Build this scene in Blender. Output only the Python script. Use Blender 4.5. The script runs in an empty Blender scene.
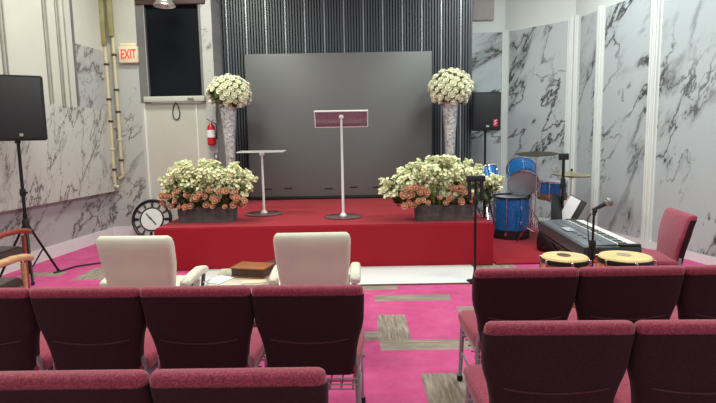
import bpy, bmesh, math, random
from mathutils import Vector, Matrix, Euler
PI = math.pi
R = math.radians
random.seed(7)
scn = bpy.context.scene
COL = scn.collection

# ------------------------------------------------------------------ materials
def lin(c):
    return tuple(((v/255)/12.92 if v/255 <= .04045 else ((v/255+.055)/1.055)**2.4) for v in c)

def base_mat(name):
    m = bpy.data.materials.new(name); m.use_nodes = True
    nt = m.node_tree
    return m, nt, nt.nodes['Principled BSDF']

def ramp(nt, stops, fac):
    r = nt.nodes.new('ShaderNodeValToRGB')
    el = r.color_ramp.elements
    while len(el) < len(stops): el.new(0.5)
    for e, (p, c) in zip(el, stops):
        e.position = p; e.color = (*c, 1)
    nt.links.new(fac, r.inputs['Fac'])
    return r.outputs['Color']

def noise(nt, vec, scale, detail=4, rough=.5, dist=0):
    n = nt.nodes.new('ShaderNodeTexNoise')
    n.inputs['Scale'].default_value = scale; n.inputs['Detail'].default_value = detail
    n.inputs['Roughness'].default_value = rough; n.inputs['Distortion'].default_value = dist
    if vec: nt.links.new(vec, n.inputs['Vector'])
    return n.outputs['Fac']

def objco(nt, scale=None):
    t = nt.nodes.new('ShaderNodeTexCoord')
    if scale is None: return t.outputs['Object']
    mp = nt.nodes.new('ShaderNodeMapping'); mp.inputs['Scale'].default_value = scale
    nt.links.new(t.outputs['Object'], mp.inputs['Vector'])
    return mp.outputs['Vector']

def bump(nt, bsdf, h, strength=.3, dist=.01):
    b = nt.nodes.new('ShaderNodeBump'); b.inputs['Strength'].default_value = strength
    b.inputs['Distance'].default_value = dist
    nt.links.new(h, b.inputs['Height']); nt.links.new(b.outputs['Normal'], bsdf.inputs['Normal'])

def M(name, col, rough=.5, metal=0, var=.12, scale=8, bmp=0, bscale=60, trans=0, spec=.5, sc=None, emit=None, alpha=1):
    """procedural colour: two close tones driven by noise"""
    m, nt, b = base_mat(name)
    c = lin(col); lo = tuple(v*(1-var) for v in c); hi = tuple(min(1, v*(1+var)) for v in c)
    v = objco(nt, sc)
    nt.links.new(ramp(nt, [(.3, lo), (.7, hi)], noise(nt, v, scale)), b.inputs['Base Color'])
    b.inputs['Roughness'].default_value = rough; b.inputs['Metallic'].default_value = metal
    b.inputs['Specular IOR Level'].default_value = spec
    if trans: b.inputs['Transmission Weight'].default_value = trans
    if alpha < 1: b.inputs['Alpha'].default_value = alpha
    if bmp: bump(nt, b, noise(nt, v, bscale, 3), bmp, .004)
    if emit:
        b.inputs['Emission Color'].default_value = (*c, 1); b.inputs['Emission Strength'].default_value = emit
    return m

def fabric(name, col, var=.35, scale=170, rough=.85, sheen=.2, bmp=.25):
    m, nt, b = base_mat(name)
    c = lin(col); v = objco(nt)
    sp = ramp(nt, [(.35, tuple(x*(1-var) for x in c)), (.5, c), (.68, tuple(min(1, x*(1+var)+.01*(var > .3)) for x in c))], noise(nt, v, scale, 2, .7))
    nt.links.new(sp, b.inputs['Base Color'])
    b.inputs['Roughness'].default_value = rough
    b.inputs['Specular IOR Level'].default_value = .25
    b.inputs['Sheen Weight'].default_value = sheen
    bump(nt, b, noise(nt, v, scale*1.5, 2), bmp, .002)
    return m

def marble(name, hdir, base, vein, slope=2.2, density=1.0, seed=0., cover=.5, aniso=(.42, 1.5), width=.02):
    """veins run up to the right along the wall direction hdir"""
    m, nt, b = base_mat(name)
    co = objco(nt)
    L = math.hypot(1, slope); ca, sa = 1/L, slope/L
    def dot(vx, vy, vz):
        d = nt.nodes.new('ShaderNodeVectorMath'); d.operation = 'DOT_PRODUCT'
        nt.links.new(co, d.inputs[0]); d.inputs[1].default_value = (vx, vy, vz); return d.outputs['Value']
    al = dot(hdir[0]*ca, hdir[1]*ca, sa); ac = dot(hdir[0]*sa, hdir[1]*sa, -ca)
    def comb(sa_, sc_, off):
        c = nt.nodes.new('ShaderNodeCombineXYZ')
        for i, (o, s) in enumerate(((al, sa_), (ac, sc_))):
            mm = nt.nodes.new('ShaderNodeMath'); mm.operation = 'MULTIPLY_ADD'
            nt.links.new(o, mm.inputs[0]); mm.inputs[1].default_value = s*density; mm.inputs[2].default_value = off
            nt.links.new(mm.outputs[0], c.inputs[i])
        c.inputs[2].default_value = off*1.7+seed
        return c.outputs['Vector']
    def veinmask(vec, width, detail=8, rough=.6, dist=.35):
        n = noise(nt, vec, 1.0, detail, rough, dist)
        s = nt.nodes.new('ShaderNodeMath'); s.operation = 'SUBTRACT'; nt.links.new(n, s.inputs[0]); s.inputs[1].default_value = .5
        a = nt.nodes.new('ShaderNodeMath'); a.operation = 'ABSOLUTE'; nt.links.new(s.outputs[0], a.inputs[0])
        r = nt.nodes.new('ShaderNodeMapRange'); r.interpolation_type = 'SMOOTHSTEP'
        nt.links.new(a.outputs[0], r.inputs['Value']); r.inputs['From Min'].default_value = 0; r.inputs['From Max'].default_value = width
        r.inputs['To Min'].default_value = 1; r.inputs['To Max'].default_value = 0
        return r.outputs[0]
    def mul(x, y):
        k = nt.nodes.new('ShaderNodeMath'); k.operation = 'MULTIPLY'; nt.links.new(x, k.inputs[0])
        if isinstance(y, float): k.inputs[1].default_value = y
        else: nt.links.new(y, k.inputs[1])
        return k.outputs[0]
    def gate(vec, lo, hi):
        r = nt.nodes.new('ShaderNodeMapRange'); nt.links.new(noise(nt, vec, 1.0, 2), r.inputs['Value'])
        r.inputs['From Min'].default_value = lo; r.inputs['From Max'].default_value = hi
        return r.outputs[0]
    v1 = comb(aniso[0], aniso[1], 3.1+seed); v2 = comb(aniso[0]*2.1, aniso[1]*1.9, 9.7+seed); g = comb(.5, .8, 21.3+seed)
    thin = mul(veinmask(v1, width), gate(g, .34, .48)); soft = mul(mul(veinmask(v1, width*3.2), gate(comb(.9, 1.5, 51.+seed), .45, .62)), cover)
    fine = mul(mul(veinmask(v2, .012), gate(comb(.9, 1.8, 33.+seed), .45, .6)), .75)
    mx = nt.nodes.new('ShaderNodeMath'); mx.operation = 'MAXIMUM'; nt.links.new(thin, mx.inputs[0]); nt.links.new(soft, mx.inputs[1])
    mx2 = nt.nodes.new('ShaderNodeMath'); mx2.operation = 'MAXIMUM'; nt.links.new(mx.outputs[0], mx2.inputs[0]); nt.links.new(fine, mx2.inputs[1])
    c = lin(base); vn = lin(vein); mid = tuple((a*.62+q*.38) for a, q in zip(c, vn))
    nt.links.new(ramp(nt, [(0, c), (.35, mid), (1, vn)], mx2.outputs[0]), b.inputs['Base Color'])
    b.inputs['Roughness'].default_value = .32
    b.inputs['Specular IOR Level'].default_value = .4
    return m

m_white = M('white_wall_paint', (216, 224, 220), .7, var=.03, scale=1.2)
m_cream = M('cream_wall_paint', (194, 194, 184), .7, var=.05, scale=1.5)
m_trimw = M('white_gloss_trim', (226, 232, 229), .4, var=.02)
m_ceil = M('ceiling_paint', (215, 215, 210), .8, var=.03)
m_marR = marble('marble_right', (.55, -.83), (186, 196, 198), (66, 64, 64), 2.0, 1.0, 0.0, .5, (.36, .85), .016)
m_marB = marble('marble_back', (1, 0), (184, 186, 182), (100, 92, 88), 1.4, 1.15, 5.2, .5, (.5, 1.1), .014)
m_marL = marble('marble_left', (.1, .99), (192, 193, 188), (92, 84, 80), 2.6, 2.1, 2.7, .35, (.42, 1.3), .016)
m_marLow = marble('marble_low', (.1, .99), (176, 178, 178), (92, 84, 84), 1.0, 1.3, 7.9, .5, (.5, 1.1), .016)
m_slat = M('dark_slat', (72, 78, 86), .38, var=.12, scale=3, sc=(30, 1, .3), spec=.6)
m_slatgap = M('slat_gap', (20, 21, 24), .8)
m_slatseam = M('slat_seam_metal', (178, 184, 190), .3, .5, var=.2, scale=1.5)
m_screen = M('screen_matrix_grey', (104, 106, 106), .42, var=.04, scale=1.0)
m_black = M('black_plastic', (24, 25, 28), .5, var=.2, scale=30)
m_blackmetal = M('black_metal', (26, 26, 28), .35, .3, var=.15)
m_grille = M('speaker_grille', (32, 33, 37), .6, var=.3, scale=220, bmp=.4, bscale=400)
m_blind = M('black_blind', (17, 20, 25), .8, var=.1, scale=4, spec=.15)
m_redcloth = fabric('red_stage_cloth', (156, 22, 40), .12, 120, .9, .1)
m_brown = M('dark_brown_wood', (70, 52, 46), .5, var=.25, scale=4, sc=(1, 6, 6))
m_silver = M('brushed_silver', (200, 200, 198), .28, .9, var=.08)
m_chrome = M('chrome', (215, 215, 218), .15, 1, var=.05)
m_greycase = M('grey_casing', (112, 112, 112), .5, var=.12, scale=5)
m_conduit = M('beige_conduit', (198, 190, 160), .45, var=.12, scale=6)
m_conduit2 = M('aluminium_strip', (160, 158, 150), .4, .3, var=.15, scale=5)
m_olive = M('olive_pipe', (150, 145, 98), .5, var=.2, scale=6)
m_exitbody = M('exit_body', (226, 214, 186), .5, var=.04)
m_exitred = M('exit_letters', (226, 40, 34), .5, var=.04, emit=.7)
m_burg = fabric('burgundy_speckle', (150, 58, 78), .45, 150, .9, .25)
m_burgback = fabric('burgundy_back_panel', (54, 24, 32), .2, 90, .9, .05)
m_burgpipe = fabric('burgundy_piping', (84, 38, 48), .2, 120)
m_leg = M('grey_steel_tube', (176, 176, 180), .35, .7, var=.1)
m_foot = M('black_rubber', (18, 18, 18), .8)
m_cream_l = M('cream_leather', (222, 221, 202), .5, var=.05, scale=5, bmp=.35, bscale=9)
m_chairplastic = M('grey_plastic', (86, 86, 84), .5)
m_table = M('pale_tabletop', (214, 206, 188), .35, var=.08, scale=6)
m_paper = M('white_paper', (236, 238, 242), .7, var=.02)
m_paper2 = M('printed_paper', (180, 172, 150), .6, var=.35, scale=28)
m_paper3 = M('cream_paper', (226, 212, 180), .7, var=.05)
m_leather = M('tan_leather', (150, 88, 42), .5, var=.2, scale=7, bmp=.3)
m_bookdark = M('dark_leather', (66, 40, 34), .5, var=.3, scale=8)
m_pages = M('page_edges', (96, 74, 64), .8, var=.3, scale=10, sc=(1, 1, 60))
m_planter = M('grey_brick_trough', (88, 86, 86), .8, var=.2, scale=16, bmp=.5, bscale=30)
m_rosew = M('ivory_rose_petal', (253, 252, 228), .6, var=.04, scale=20)
m_blossom = M('white_blossom_petal', (252, 254, 216), .6, var=.06, scale=14)
m_peach = M('peach_rose_petal', (228, 180, 148), .6, var=.2, scale=12)
m_leaf = M('leaf_green', (62, 84, 40), .5, var=.4, scale=18)
m_leafp = M('pale_leaf_green', (150, 170, 92), .5, var=.3, scale=18)
m_fred = M('extinguisher_red', (190, 22, 30), .3, var=.05)
m_drumblue = M('blue_sparkle_lacquer', (38, 112, 184), .25, .35, var=.3, scale=40)
m_drumhead = M('grey_drum_head', (176, 182, 188), .45, var=.1, scale=6)
m_brass = M('bronze_cymbal', (50, 46, 40), .55, .3, var=.2, scale=6)
m_hat = M('pale_brass_cymbal', (190, 180, 140), .3, .8, var=.15)
m_woodhoop = M('brown_wood_hoop', (120, 84, 62), .5, var=.2, scale=10)
m_conga = M('honey_wood', (206, 138, 60), .35, var=.3, scale=5, sc=(9, 9, 1))
m_skin = M('conga_skin', (222, 194, 134), .6, var=.12, scale=9)
m_key_w = M('white_keys', (238, 240, 240), .3, var=.02)
m_kbody = M('keyboard_body', (58, 61, 66), .4, var=.12, scale=12)
m_kpanel = M('keyboard_panel', (92, 98, 104), .4, var=.15, scale=9)
m_acryl = M('clear_acrylic', (225, 228, 230), .08, trans=.92, var=.02)
m_acrylpink = M('maroon_tinted_acrylic', (172, 128, 144), .12, trans=.6, var=.06)
m_acryledge = M('acrylic_edge', (226, 226, 226), .2, var=.04)
m_acrylbase = M('smoked_acrylic_base', (130, 98, 100), .12, trans=.3, var=.1)
m_polewhite = M('frosted_pole', (224, 218, 216), .25, .2, var=.06)
m_woodred = M('reddish_wood', (140, 62, 50), .4, var=.25, scale=5, sc=(2, 2, 10))
m_woodlight = M('light_wood', (206, 160, 116), .4, var=.2, scale=5, sc=(2, 2, 10))
m_cushdark = fabric('dark_brown_cushion', (66, 50, 44), .25, 60)
m_numeral = M('black_enamel', (18, 18, 20), .35, .2)
m_ringgrey = M('pewter_ring', (132, 128, 130), .4, .4, var=.35, scale=30)
m_basket = M('pinkish_steel_wire', (186, 150, 160), .4, .5)
m_dialgrey = M('clock_ring_grey', (176, 174, 172), .5, var=.2, scale=9)
m_wallpatch = M('warm_grey_patch', (172, 166, 162), .6, var=.06)
m_label_red = M('sticker_red', (190, 40, 66), .5)
m_markdark = M('dark_print', (62, 50, 40), .6)
m_marklight = M('grey_print', (158, 150, 130), .6)

def crystal():
    m, nt, b = base_mat('mosaic_crystal')
    v = objco(nt, (1, 1, .7))
    vo = nt.nodes.new('ShaderNodeTexVoronoi'); vo.inputs['Scale'].default_value = 42; nt.links.new(v, vo.inputs['Vector'])
    nt.links.new(ramp(nt, [(.0, lin((140, 140, 142))), (.45, lin((204, 206, 206))), (1, lin((244, 246, 244)))], vo.outputs['Color']), b.inputs['Base Color'])
    b.inputs['Roughness'].default_value = .22; b.inputs['Metallic'].default_value = .45
    bump(nt, b, vo.outputs['Distance'], .8, .01)
    return m
m_crystal = crystal()

def carpet(name, stops, sc, scale):
    m, nt, b = base_mat(name)
    v = objco(nt, sc)
    n1 = noise(nt, v, scale, 6, .7)
    nt.links.new(ramp(nt, stops, n1), b.inputs['Base Color'])
    b.inputs['Roughness'].default_value = .95; b.inputs['Specular IOR Level'].default_value = .15
    bump(nt, b, noise(nt, objco(nt), 300, 2), .3, .003)
    return m
m_pink = carpet('magenta_carpet', [(.25, lin((180, 68, 118))), (.5, lin((197, 84, 134))), (.8, lin((206, 106, 148)))], (2, 2, 1), 1.6)
m_greyc = carpet('grey_streak_carpet', [(.28, lin((96, 84, 76))), (.5, lin((146, 134, 122))), (.72, lin((186, 176, 164)))], (34, 3, 1), 1.2)
m_greyh = carpet('grey_cross_streak_carpet', [(.28, lin((104, 92, 86))), (.5, lin((146, 134, 122))), (.72, lin((178, 168, 158)))], (3, 34, 1), 1.2)

# ------------------------------------------------------------------ mesh helpers
class MB:
    def __init__(s): s.bm = bmesh.new()
    def box(s, c, d, rot=None, bev=0, seg=2, mi=0):
        r = bmesh.ops.create_cube(s.bm, size=1)
        vs = r['verts']
        bmesh.ops.scale(s.bm, vec=d, verts=vs)
        if bev:
            es = list({e for v in vs for e in v.link_edges})
            rr = bmesh.ops.bevel(s.bm, geom=es, offset=bev, segments=seg, affect='EDGES', profile=.5)
            vs = list({v for f in rr['faces'] for v in f.verts} | {v for v in vs if v.is_valid})
        if rot is not None: bmesh.ops.rotate(s.bm, cent=(0, 0, 0), matrix=Euler(rot).to_matrix(), verts=vs)
        bmesh.ops.translate(s.bm, vec=c, verts=vs)
        if mi:
            for f in {f for v in vs for f in v.link_faces}: f.material_index = mi
        return s
    def loft(s, rings, cap=True, closed=True, mi=0):
        vr = [[s.bm.verts.new(p) for p in r] for r in rings]
        n = len(vr[0])
        for a, b in zip(vr, vr[1:]):
            for i in range(n if closed else n-1):
                j = (i+1) % n
                f = s.bm.faces.new((a[i], a[j], b[j], b[i])); f.material_index = mi
        if cap and closed:
            f = s.bm.faces.new(vr[0][::-1]); f.material_index = mi
            f = s.bm.faces.new(vr[-1]); f.material_index = mi
        return s
    def tube(s, pts, r, n=8, mi=0, cap=True):
        pts = [Vector(p) for p in pts]
        rr = r if isinstance(r, (list, tuple)) else [r]*len(pts)
        rings = []; up = None
        for i, p in enumerate(pts):
            t = (pts[min(i+1, len(pts)-1)] - pts[max(i-1, 0)]).normalized()
            if up is None:
                up = Vector((0, 0, 1)) if abs(t.z) < .9 else Vector((0, 1, 0))
            a = t.cross(up).normalized(); b = a.cross(t).normalized(); up = b
            rings.append([p + (a*math.cos(2*PI*k/n) + b*math.sin(2*PI*k/n))*rr[i] for k in range(n)])
        return s.loft(rings, cap, mi=mi)
    def lathe(s, prof, c=(0, 0, 0), n=24, mat=None, mi=0, cap=True):
        rings = []
        for r, z in prof:
            ring = []
            for k in range(n):
                v = Vector((r*math.cos(2*PI*k/n), r*math.sin(2*PI*k/n), z))
                if mat is not None: v = mat @ v
                ring.append(v + Vector(c))
            rings.append(ring)
        return s.loft(rings, cap, mi=mi)
    def prism(s, poly, z0, z1, mi=0):
        return s.loft([[(x, y, z0) for x, y in poly], [(x, y, z1) for x, y in poly]], True, mi=mi)
    def torus(s, c, Rr, r, mat=None, n=32, k=8, mi=0):
        rings = []
        for i in range(n+1):
            a = 2*PI*i/n
            ring = []
            for j in range(k):
                q = 2*PI*j/k
                v = Vector(((Rr+r*math.cos(q))*math.cos(a), (Rr+r*math.cos(q))*math.sin(a), r*math.sin(q)))
                if mat is not None: v = mat @ v
                ring.append(v + Vector(c))
            rings.append(ring)
        return s.loft(rings, False, mi=mi)
    def ball(s, c, r, sc=(1, 1, 1), u=12, v=8, mi=0):
        rr = bmesh.ops.create_uvsphere(s.bm, u_segments=u, v_segments=v, radius=r)
        bmesh.ops.scale(s.bm, vec=sc, verts=rr['verts']); bmesh.ops.translate(s.bm, vec=c, verts=rr['verts'])
        if mi:
            for f in {f for q in rr['verts'] for f in q.link_faces}: f.material_index = mi
        return s
    def build(s, name, mats, parent=None, smooth=True, loc=None, rot=None, angle=40):
        bmesh.ops.recalc_face_normals(s.bm, faces=s.bm.faces)
        me = bpy.data.meshes.new(name); s.bm.to_mesh(me); s.bm.free()
        for m in (mats if isinstance(mats, (list, tuple)) else [mats]): me.materials.append(m)
        if smooth:
            me.polygons.foreach_set('use_smooth', [True]*len(me.polygons))
            try: me.set_sharp_from_angle(angle=R(angle))
            except Exception: pass
        o = bpy.data.objects.new(name, me); COL.objects.link(o)
        if parent: o.parent = parent
        if loc: o.location = loc
        if rot: o.rotation_euler = rot
        return o

def tag(o, label=None, cat=None, group=None, kind=None):
    if label: o['label'] = label
    if cat: o['category'] = cat
    if group: o['group'] = group
    if kind: o['kind'] = kind
    return o
def thing(name, label, cat, loc=(0, 0, 0), rz=0, group=None):
    o = bpy.data.objects.new(name, None); COL.objects.link(o)
    o.empty_display_size = .1
    o.location = loc; o.rotation_euler = (0, 0, rz)
    return tag(o, label, cat, group)
def struct(o, label=None):
    o['kind'] = 'structure'
    if label: o['label'] = label
    return o
def copy_tree(o, parent=None):
    c = o.copy(); COL.objects.link(c)
    if parent: c.parent = parent
    for ch in list(o.children): copy_tree(ch, c)
    return c
def rrect(w, d, r, n=4, y0=0, z=0):
    """rounded rectangle ring in xy"""
    pts = []
    for cx, cy, a0 in ((w/2-r, d/2-r, 0), (-w/2+r, d/2-r, 90), (-w/2+r, -d/2+r, 180), (w/2-r, -d/2+r, 270)):
        for k in range(n+1):
            a = R(a0+90*k/n); pts.append((cx+r*math.cos(a), y0+cy+r*math.sin(a), z))
    return pts
def interp(tbl, t):
    for (a, va), (b, vb) in zip(tbl, tbl[1:]):
        if t <= b:
            k = (t-a)/(b-a) if b > a else 0
            k = max(0, min(1, k))
            return va+(vb-va)*k
    return tbl[-1][1]
def axis_mat(d):
    """matrix turning +Z to direction d"""
    return Vector((0, 0, 1)).rotation_difference(Vector(d).normalized()).to_matrix()

# ------------------------------------------------------------------ SETTING
CEIL = 4.7
# floor: carpet planks in magenta and streaked grey, one mesh cut along the plank edges
def build_floor():
    X0, X1, Y0, Y1 = -4.85, 4.95, -.6, 10.1
    q = .25
    def gx(i): return .15+q*i
    nx0 = int((X0-.15)/q)-1; nx1 = int((X1-.15)/q)+1
    ny1 = int((Y1)/.2)+1
    cell = {}
    rnd = random.Random(5)
    for j in range(-4, ny1+2):
        i = nx0
        while i <= nx1:
            L = rnd.choice([2, 3, 4]); g = rnd.random() < .33
            for k in range(L): cell[(i+k, j)] = (1 if rnd.random() < 2 and g and L < 4 else (2 if g else 0))
            i += L
    def put(xa, xb, ya, yb, v):
        for i in range(nx0, nx1+4):
            for j in range(-4, ny1+2):
                cx = gx(i)+q/2; cy = j*.2+.1
                if xa < cx < xb and ya < cy < yb: cell[(i, j)] = v
    # the aisle as seen between the two blocks
    put(-.4, 1.2, 2.6, 5.7, 0)
    put(.15, .90, 5.0, 5.2, 2); put(-.1, .4, 5.4, 5.6, 2); put(.15, .40, 4.0, 4.6, 1); put(.15, .90, 3.8, 4.0, 2)
    put(-.1, .15, 4.0, 4.2, 2); put(.4, 1.15, 2.6, 3.4, 1); put(.9, 1.2, 4.6, 4.8, 2)
    put(-3.6, -2.2, 5.4, 7.6, 0); put(-3.4, -2.6, 6.0, 6.6, 1); put(-2.9, -2.2, 6.8, 7.4, 1); put(-4.3, -3.4, 7.0, 8.8, 0)
    bm = bmesh.new()
    vs = {}
    def V(i, j):
        if (i, j) not in vs: vs[(i, j)] = bm.verts.new((gx(i), j*.2, 0))
        return vs[(i, j)]
    for (i, j), v in cell.items():
        if gx(i) < X0 or gx(i+1) > X1 or j*.2 < Y0 or (j+1)*.2 > Y1: continue
        f = bm.faces.new((V(i, j), V(i+1, j), V(i+1, j+1), V(i, j+1))); f.material_index = v
    me = bpy.data.meshes.new('floor'); bm.to_mesh(me); bm.free()
    for m in (m_pink, m_greyc, m_greyh): me.materials.append(m)
    o = bpy.data.objects.new('floor', me); COL.objects.link(o); struct(o)
build_floor()

def slab(a, b, z0, z1, th, mi=0, mb=None, off=0.0, s0=0.0, s1=1.0):
    """upright slab along the plan segment a-b, room side on the left when walking a to b; off = proud of it"""
    a = Vector(a); b = Vector(b); d = b-a
    n = Vector((-d.y, d.x)).normalized()
    p = a+d*s0+n*off; q = a+d*s1+n*off
    p2 = p-n*th; q2 = q-n*th
    (mb or MB()).prism([(p.x, p.y), (q.x, q.y), (q2.x, q2.y), (p2.x, p2.y)], z0, z1, mi)

# right-hand wall: a run of straight facets, walked from near to far so that the room lies on the left
RW = [(5.0, 2.0), (4.52, 4.6), (3.98, 7.22), (3.74, 8.30), (3.62, 8.98), (2.74, 9.98), (1.95, 9.98)]
mb = MB()
for a, b in zip(RW, RW[1:]): slab(a, b, 0, CEIL, .12, mb=mb)
struct(mb.build('wall_right', m_white, smooth=False))
# marble panels and white strips; (segment, from, to along the segment)
PAN = [(1, .02, .955, 0), (2, .06, .90, 0), (3, .14, .74, 0), (4, .10, .92, 0), (5, .06, .90, 0), (0, .05, .97, 0)]
for sgi, s0, s1, _ in PAN:
    mb = MB(); slab(RW[sgi], RW[sgi+1], .12, 3.45, .012, mb=mb, off=.012, s0=s0, s1=s1)
    struct(mb.build('wall_panel', m_marR, smooth=False))
for sgi, s in ((1, .985), (2, .985), (2, .03), (3, .93), (3, .05), (4, .985), (4, .035), (5, .02)):
    a = Vector(RW[sgi]); b = Vector(RW[sgi+1]); L = (b-a).length
    mb = MB()
    slab(a, b, 0, 3.5, .03, mb=mb, off=.03, s0=s-.035/L, s1=s+.035/L)
    slab(a, b, 0, 3.5, .045, mb=mb, off=.045, s0=s-.012/L, s1=s+.012/L)
    struct(mb.build('trim_1', m_trimw, smooth=False))
mb = MB()
for i in range(1, 6): slab(RW[i], RW[i+1], 0, .11, .02, mb=mb, off=.022)
struct(mb.build('baseboard_right', m_trimw, smooth=False))

# left-hand wall: lower recessed marble, upper cladding standing proud of it
LW = [(-4.10, 8.75), (-4.34, 6.4), (-4.78, 2.0)]
mb = MB()
for a, b in zip(LW, LW[1:]): slab(a, b, 0, CEIL, .12, mb=mb)
struct(mb.build('wall_left', m_marLow, smooth=False))
mb = MB()
for a, b in zip(LW, LW[1:]): slab(a, b, .78, 2.1, .11, mb=mb, off=.111)
struct(mb.build('wall_left_cladding', m_marL, smooth=False))
mb = MB()
slab(LW[0], LW[1], 2.1, CEIL, .11, mb=mb, off=.108, s0=.36)
slab(LW[1], LW[2], 2.1, CEIL, .11, mb=mb, off=.108)
struct(mb.build('wall_left_upper', m_cream, smooth=False))
mb = MB(); slab(LW[0], LW[1], 2.1, 3.02, .11, mb=mb, off=.104, s1=.36)
struct(mb.build('wall_left_corner', m_marLow, smooth=False))
mb = MB(); slab(LW[0], LW[1], 3.02, CEIL, .11, mb=mb, off=.102, s1=.36)
struct(mb.build('wall_left_corner_top', m_cream, smooth=False))
mb = MB()
for a, b in zip(LW, LW[1:]): slab(a, b, 0, .17, .02, mb=mb, off=.021)
struct(mb.build('baseboard_left', m_trimw, smooth=False))
def on_left(y, off):
    a, b = (Vector(LW[0]), Vector(LW[1])) if y > LW[1][1] else (Vector(LW[1]), Vector(LW[2]))
    t = (y-a.y)/(b.y-a.y); p = a+(b-a)*t; d = b-a; n = Vector((-d.y, d.x)).normalized()
    return p+n*off
# surface strips on the upper left wall
for i, (y, zb, r) in enumerate(((6.52, 2.0, .014), (6.58, 2.0, .010), (7.30, 2.12, .014), (7.36, 2.12, .010), (7.56, 2.1, .014), (7.61, 2.08, .010), (7.73, 2.08, .010))):
    p = on_left(y, .108+r)
    struct(MB().tube([(p.x, p.y, zb), (p.x, p.y, CEIL-.02)], r, 8).build('trim_2', m_conduit2))
p = on_left(7.90, .12)
struct(MB().box((p.x, p.y, 3.4), (.02, .035, 2.56)).build('trim_3', m_greycase))

# back wall left of the slats
def wallrect(name, x0, x1, z0, z1, m, y=8.75, th=.1):
    o = MB().box(((x0+x1)/2, y+th/2, (z0+z1)/2), (x1-x0, th, z1-z0)).build(name, m, smooth=False)
    return struct(o)
WX0, WX1, WZ0, WZ1 = -3.36, -2.50, 2.30, 3.74
wallrect('wall_back_marble', -4.1, -3.50, 0, 2.86, m_marB)
wallrect('wall_back_panel', -4.1, -3.50, 2.86, CEIL, m_cream)
wallrect('wall_back_plain', -3.50, -2.46, 0, WZ0-.10, m_cream)
wallrect('wall_back_header', -3.50, -2.46, WZ1+.2, CEIL, m_cream)
mb = MB(); mb.box((-2.375, 8.80, CEIL/2), (.17, .1, CEIL)); mb.box((-2.34, 9.08, CEIL/2), (.1, .47, CEIL))
struct(mb.build('wall_back_strip', m_marB, smooth=False))
# the window with its black blind
w = MB()
w.box((-3.43, 8.80, (WZ0+WZ1)/2+.05), (.14, .1, WZ1-WZ0+.3)); w.box((-2.48, 8.80, (WZ0+WZ1)/2+.05), (.04, .1, WZ1-WZ0+.3))
w = struct(w.build('window_1', m_greycase, smooth=False))
MB().box(((WX0+WX1)/2, 8.835, (WZ0+WZ1)/2), (WX1-WX0, .02, WZ1-WZ0)).build('blind', m_blind, w, smooth=False)
MB().box(((WX0+WX1)/2, 8.79, WZ1+.10), (WX1-WX0+.24, .14, .2), bev=.01).build('header_beam', m_brown, w)
sl = MB().box(((WX0+WX1)/2, 8.74, WZ0-.045), (WX1-WX0+.12, .16, .09), bev=.012).build('window_sill', m_cream, w)
MB().box((WX1-.16, 8.655, WZ0-.05), (.10, .012, .035)).build('latch', m_greycase, sl)
MB().box((-3.36, 8.75, 3.0), (.015, .02, 1.5)).build('window_channel', m_silver, w)
cl = []
for k in range(21):
    a = 2*PI*k/20; cl.append((-2.93+.055*math.sin(a)*(1-.3*math.cos(a)), 8.735, 2.06-.13*math.cos(a)*-1))
cord = MB().tube([(-2.93, 8.735, 2.22), (-2.93, 8.735, 2.19)], .008, 6).tube(cl, .008, 6).build('blind_cord', m_numeral)
tag(cord, 'dark looped cord hanging under the window sill', 'cord')
mb = MB(); mb.box((-3.44, 8.742, 1.1), (.03, .02, 2.2)); mb.box((-2.60, 8.742, 1.1), (.02, .02, 2.2)); mb.box((-3.0, 8.742, .09), (.98, .02, .18))
struct(mb.build('trim_4', m_trimw, smooth=False))
mb = MB(); mb.box((-3.8, 8.74, .09), (.58, .025, .18))
struct(mb.build('baseboard_back', m_trimw, smooth=False))

# back wall of vertical slats
SX0, SX1, SY = -2.35, 2.0, 9.34
mb = MB(); mb.box(((SX0+SX1)/2, SY+.04, CEIL/2), (SX1-SX0, .06, CEIL), mi=1)
pitch = .0475; n = int((SX1-SX0)/pitch)
for i in range(n):
    x = SX0+pitch*(i+.5)
    if i % 7 == 3:
        mb.box((x, SY, CEIL/2), (.012, .034, CEIL), mi=2)
        mb.box((x-.016, SY-.002, CEIL/2), (.010, .03, CEIL)); mb.box((x+.016, SY-.002, CEIL/2), (.010, .03, CEIL))
    else:
        mb.box((x, SY-.004, CEIL/2), (.026, .038, CEIL), mi=0)
mb.box((SX1-.01, SY+.32, CEIL/2), (.03, .65, CEIL), mi=0)
struct(mb.build('wall_back', [m_slat, m_slatgap, m_slatseam], smooth=False))

# ceiling
struct(MB().box((0, 4.7, CEIL+.05), (10.2, 10.8, .1)).build('ceiling', m_ceil, smooth=False))

# ------------------------------------------------------------------ STAGE, SCREEN, FLOOR STRIP
st = thing('stage', 'low stage platform covered in bright red cloth under the big grey screen', 'stage', (-.4, 7.8, 0))
ST = .53
mb = MB()
mb.prism([(-2.48+.4, 6.37-7.8), (1.64+.4, 6.37-7.8), (1.64+.4, 9.24-7.8), (-2.25+.4, 9.24-7.8), (-2.25+.4, 8.70-7.8), (-2.48+.4, 8.70-7.8)], .002, ST)
es = [e for e in mb.bm.edges if all(v.co.z > .5 for v in e.verts)]
bmesh.ops.bevel(mb.bm, geom=es, offset=.015, segments=3, affect='EDGES')
mb.build('platform', m_redcloth, st)
# hanging front cloth with shallow folds
mb = MB(); rings = []
NS = 160
for z in (.01, .15, .3, .42, ST-.012):
    ring = []
    for i in range(NS+1):
        x = -2.485+(1.645+2.485)*i/NS
        amp = .006*(1-z/ST)
        ring.append((x+.4, 6.362-7.8-.004+amp*(math.sin(x*9)+.7*math.sin(x*23+1)), z))
    rings.append(ring)
mb.loft(rings, False, False); mb.build('front_cloth', m_redcloth, st)

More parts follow.
